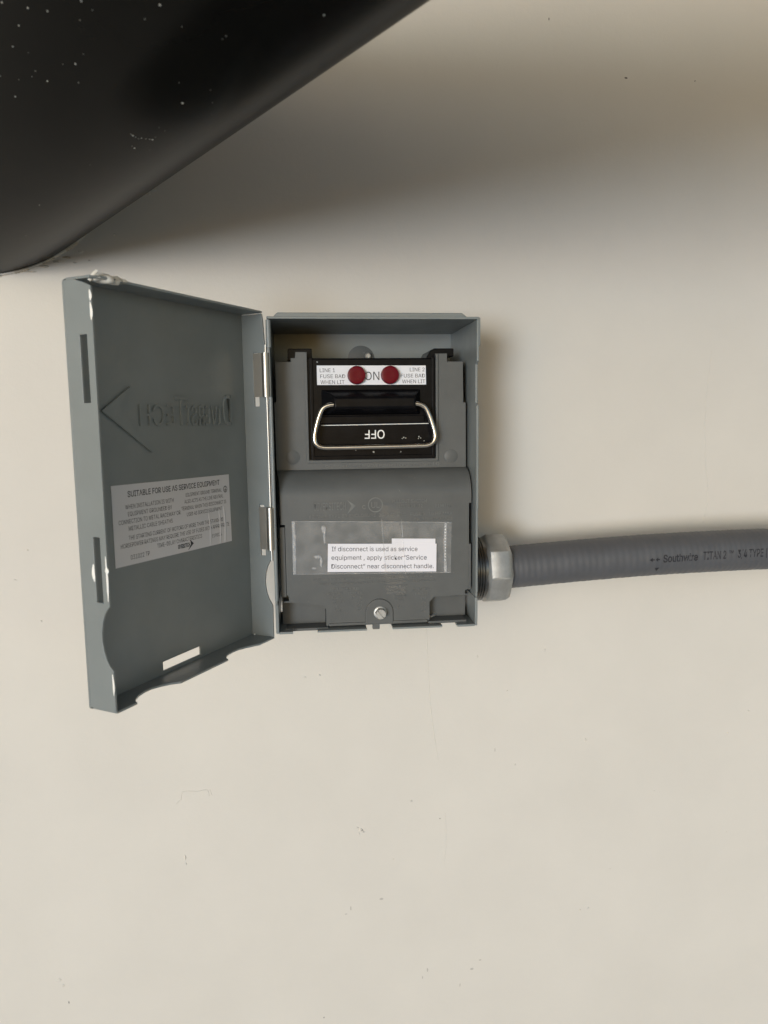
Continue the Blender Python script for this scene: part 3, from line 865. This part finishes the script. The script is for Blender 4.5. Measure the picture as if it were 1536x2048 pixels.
for i, (x, z, r) in enumerate([(63.0, -12.0, 0.5), (64.2, -12.4, 0.4), (62.0, -12.6, 0.35), (72.6, -11.6, 0.5), (73.6, -12.4, 0.45), (72.2, -12.8, 0.35), (75.8, -14.2, 0.3), (10.4, 34.4, 0.5), (33.0, -19.4, 0.35), (44, -20.6, 0.6), (61, -20.8, 0.4)]):
    MB().blob((x, YP - 0.1, z), r, 0.3, r, n=6, seed=400 + i, rough=0.3).build('dust_speck', 'speck', head, smooth=80)

# ================================================================== CONDUIT
CYC = -40.0
cond = empty('flexible_conduit', (137, CYC, -100), 'grey flexible conduit with black lettering screwed into the right side of the box', 'conduit')
cpath = smooth_path([(120, CYC, -101.0), (137, CYC, -100.2), (185, CYC, -97.4), (235.4, CYC, -95.1), (280, CYC, -94.1), (321.7, CYC, -93.7), (380, CYC, -94.5), (470, CYC, -97)], 60)
RC = 14.2
ns = 48
def cprof(i):
    r = RC + 0.07 * math.sin(i * 1.15) + 0.05 * math.sin(i * 0.37)
    return [(r * math.cos(2 * math.pi * q / ns), r * math.sin(2 * math.pi * q / ns)) for q in range(ns)]
MB().sweep(cpath, cprof).build('jacket', 'jacket', cond, smooth=60)
def zc(x):
    for a, b_ in zip(cpath, cpath[1:]):
        if a.x <= x <= b_.x:
            t = (x - a.x) / (b_.x - a.x)
            return a.z + (b_.z - a.z) * t
    return cpath[-1].z
def CF(a, b, c):                  # a = x along, b = height on the jacket above its axis, c = out
    ang = b / RC
    r = RC + 0.17 + c
    return (a, CYC - r * math.cos(ang), zc(a) + r * math.sin(ang))
tx = MB()
LO = -2.6
# two small arrows
for sx_, x in ((1, 230.0), (-1, 236.4)):
    pass
tx.prism([(228.2, LO + 2.0), (230.4, LO + 3.4), (230.4, LO + 2.4), (231.8, LO + 2.4), (231.8, LO + 1.6), (230.4, LO + 1.6), (230.4, LO + 0.6)], 0, 0.02, CF)
tx.prism([(232.4, LO + 2.0), (234.2, LO + 3.4), (234.2, LO + 2.4), (235.4, LO + 2.4), (235.4, LO + 1.6), (234.2, LO + 1.6), (234.2, LO + 0.6)], 0, 0.02, CF)
tx.text('Southwire', 4.9, CF, x0=237.8, z0=LO - 0.2, width=24.4, bold=0.018)
tx.text('TITAN 2', 5.3, CF, x0=266.0, z0=LO + 0.0, width=16.2, bold=0.010)
tx.text('TM', 1.9, CF, x0=284.2, z0=LO + 3.4, width=3.4, bold=0.01)
tx.text('3/4 TYPE (', 5.3, CF, x0=290.6, z0=LO + 0.2, width=21.2, bold=0.010)
tx.text('UL) LFNC-B', 3.4, CF, x0=313.8, z0=LO + 0.8, width=21.0, bold=0.02)
tx.prism([(232.8, LO - 4.4), (236.0, LO - 4.0), (234.6, LO - 7.0)], 0, 0.02, CF)
tx.build('jacket_lettering', 'ink', cond, fix=False)
NC = (0, CYC, -100.6)
NX = 117.0
nut = MB()
RN = 23.6
ph0 = R(-6)
ref = (0, -1, 0)
nut.lathe([(NX, RN - 3.0), (NX + 1.8, RN - 0.4), (NX + 2.4, RN), (NX + 13.0, RN), (NX + 16.0, RN - 2.0), (NX + 17.4, RN - 5.4), (NX + 17.6, RC + 0.6)], NC, (1, 0, 0), n=8, ref=ref, phase=R(6))
nut.build('compression_nut', 'zinc', cond, bevel=0.9, seg=3)
th_ = [(X1 + 0.1, 20.2)]
for k in range(6):
    x = X1 + 0.8 + k * 1.65
    th_ += [(x, 20.3), (x + 0.55, 21.2), (x + 0.8, 21.2), (x + 1.35, 20.3)]
th_ += [(NX + 0.5, 20.2)]
MB().lathe(th_, NC, (1, 0, 0), n=56).build('threaded_collar', 'thread', cond, smooth=50)
MB().lathe([(X1 + 0.95, 19.0), (X1 + 1.0, 22.4), (X1 + 2.2, 22.4), (X1 + 2.4, 19.0)], NC, (1, 0, 0), n=6, phase=0.3).build('lock_ring', 'thread', cond)
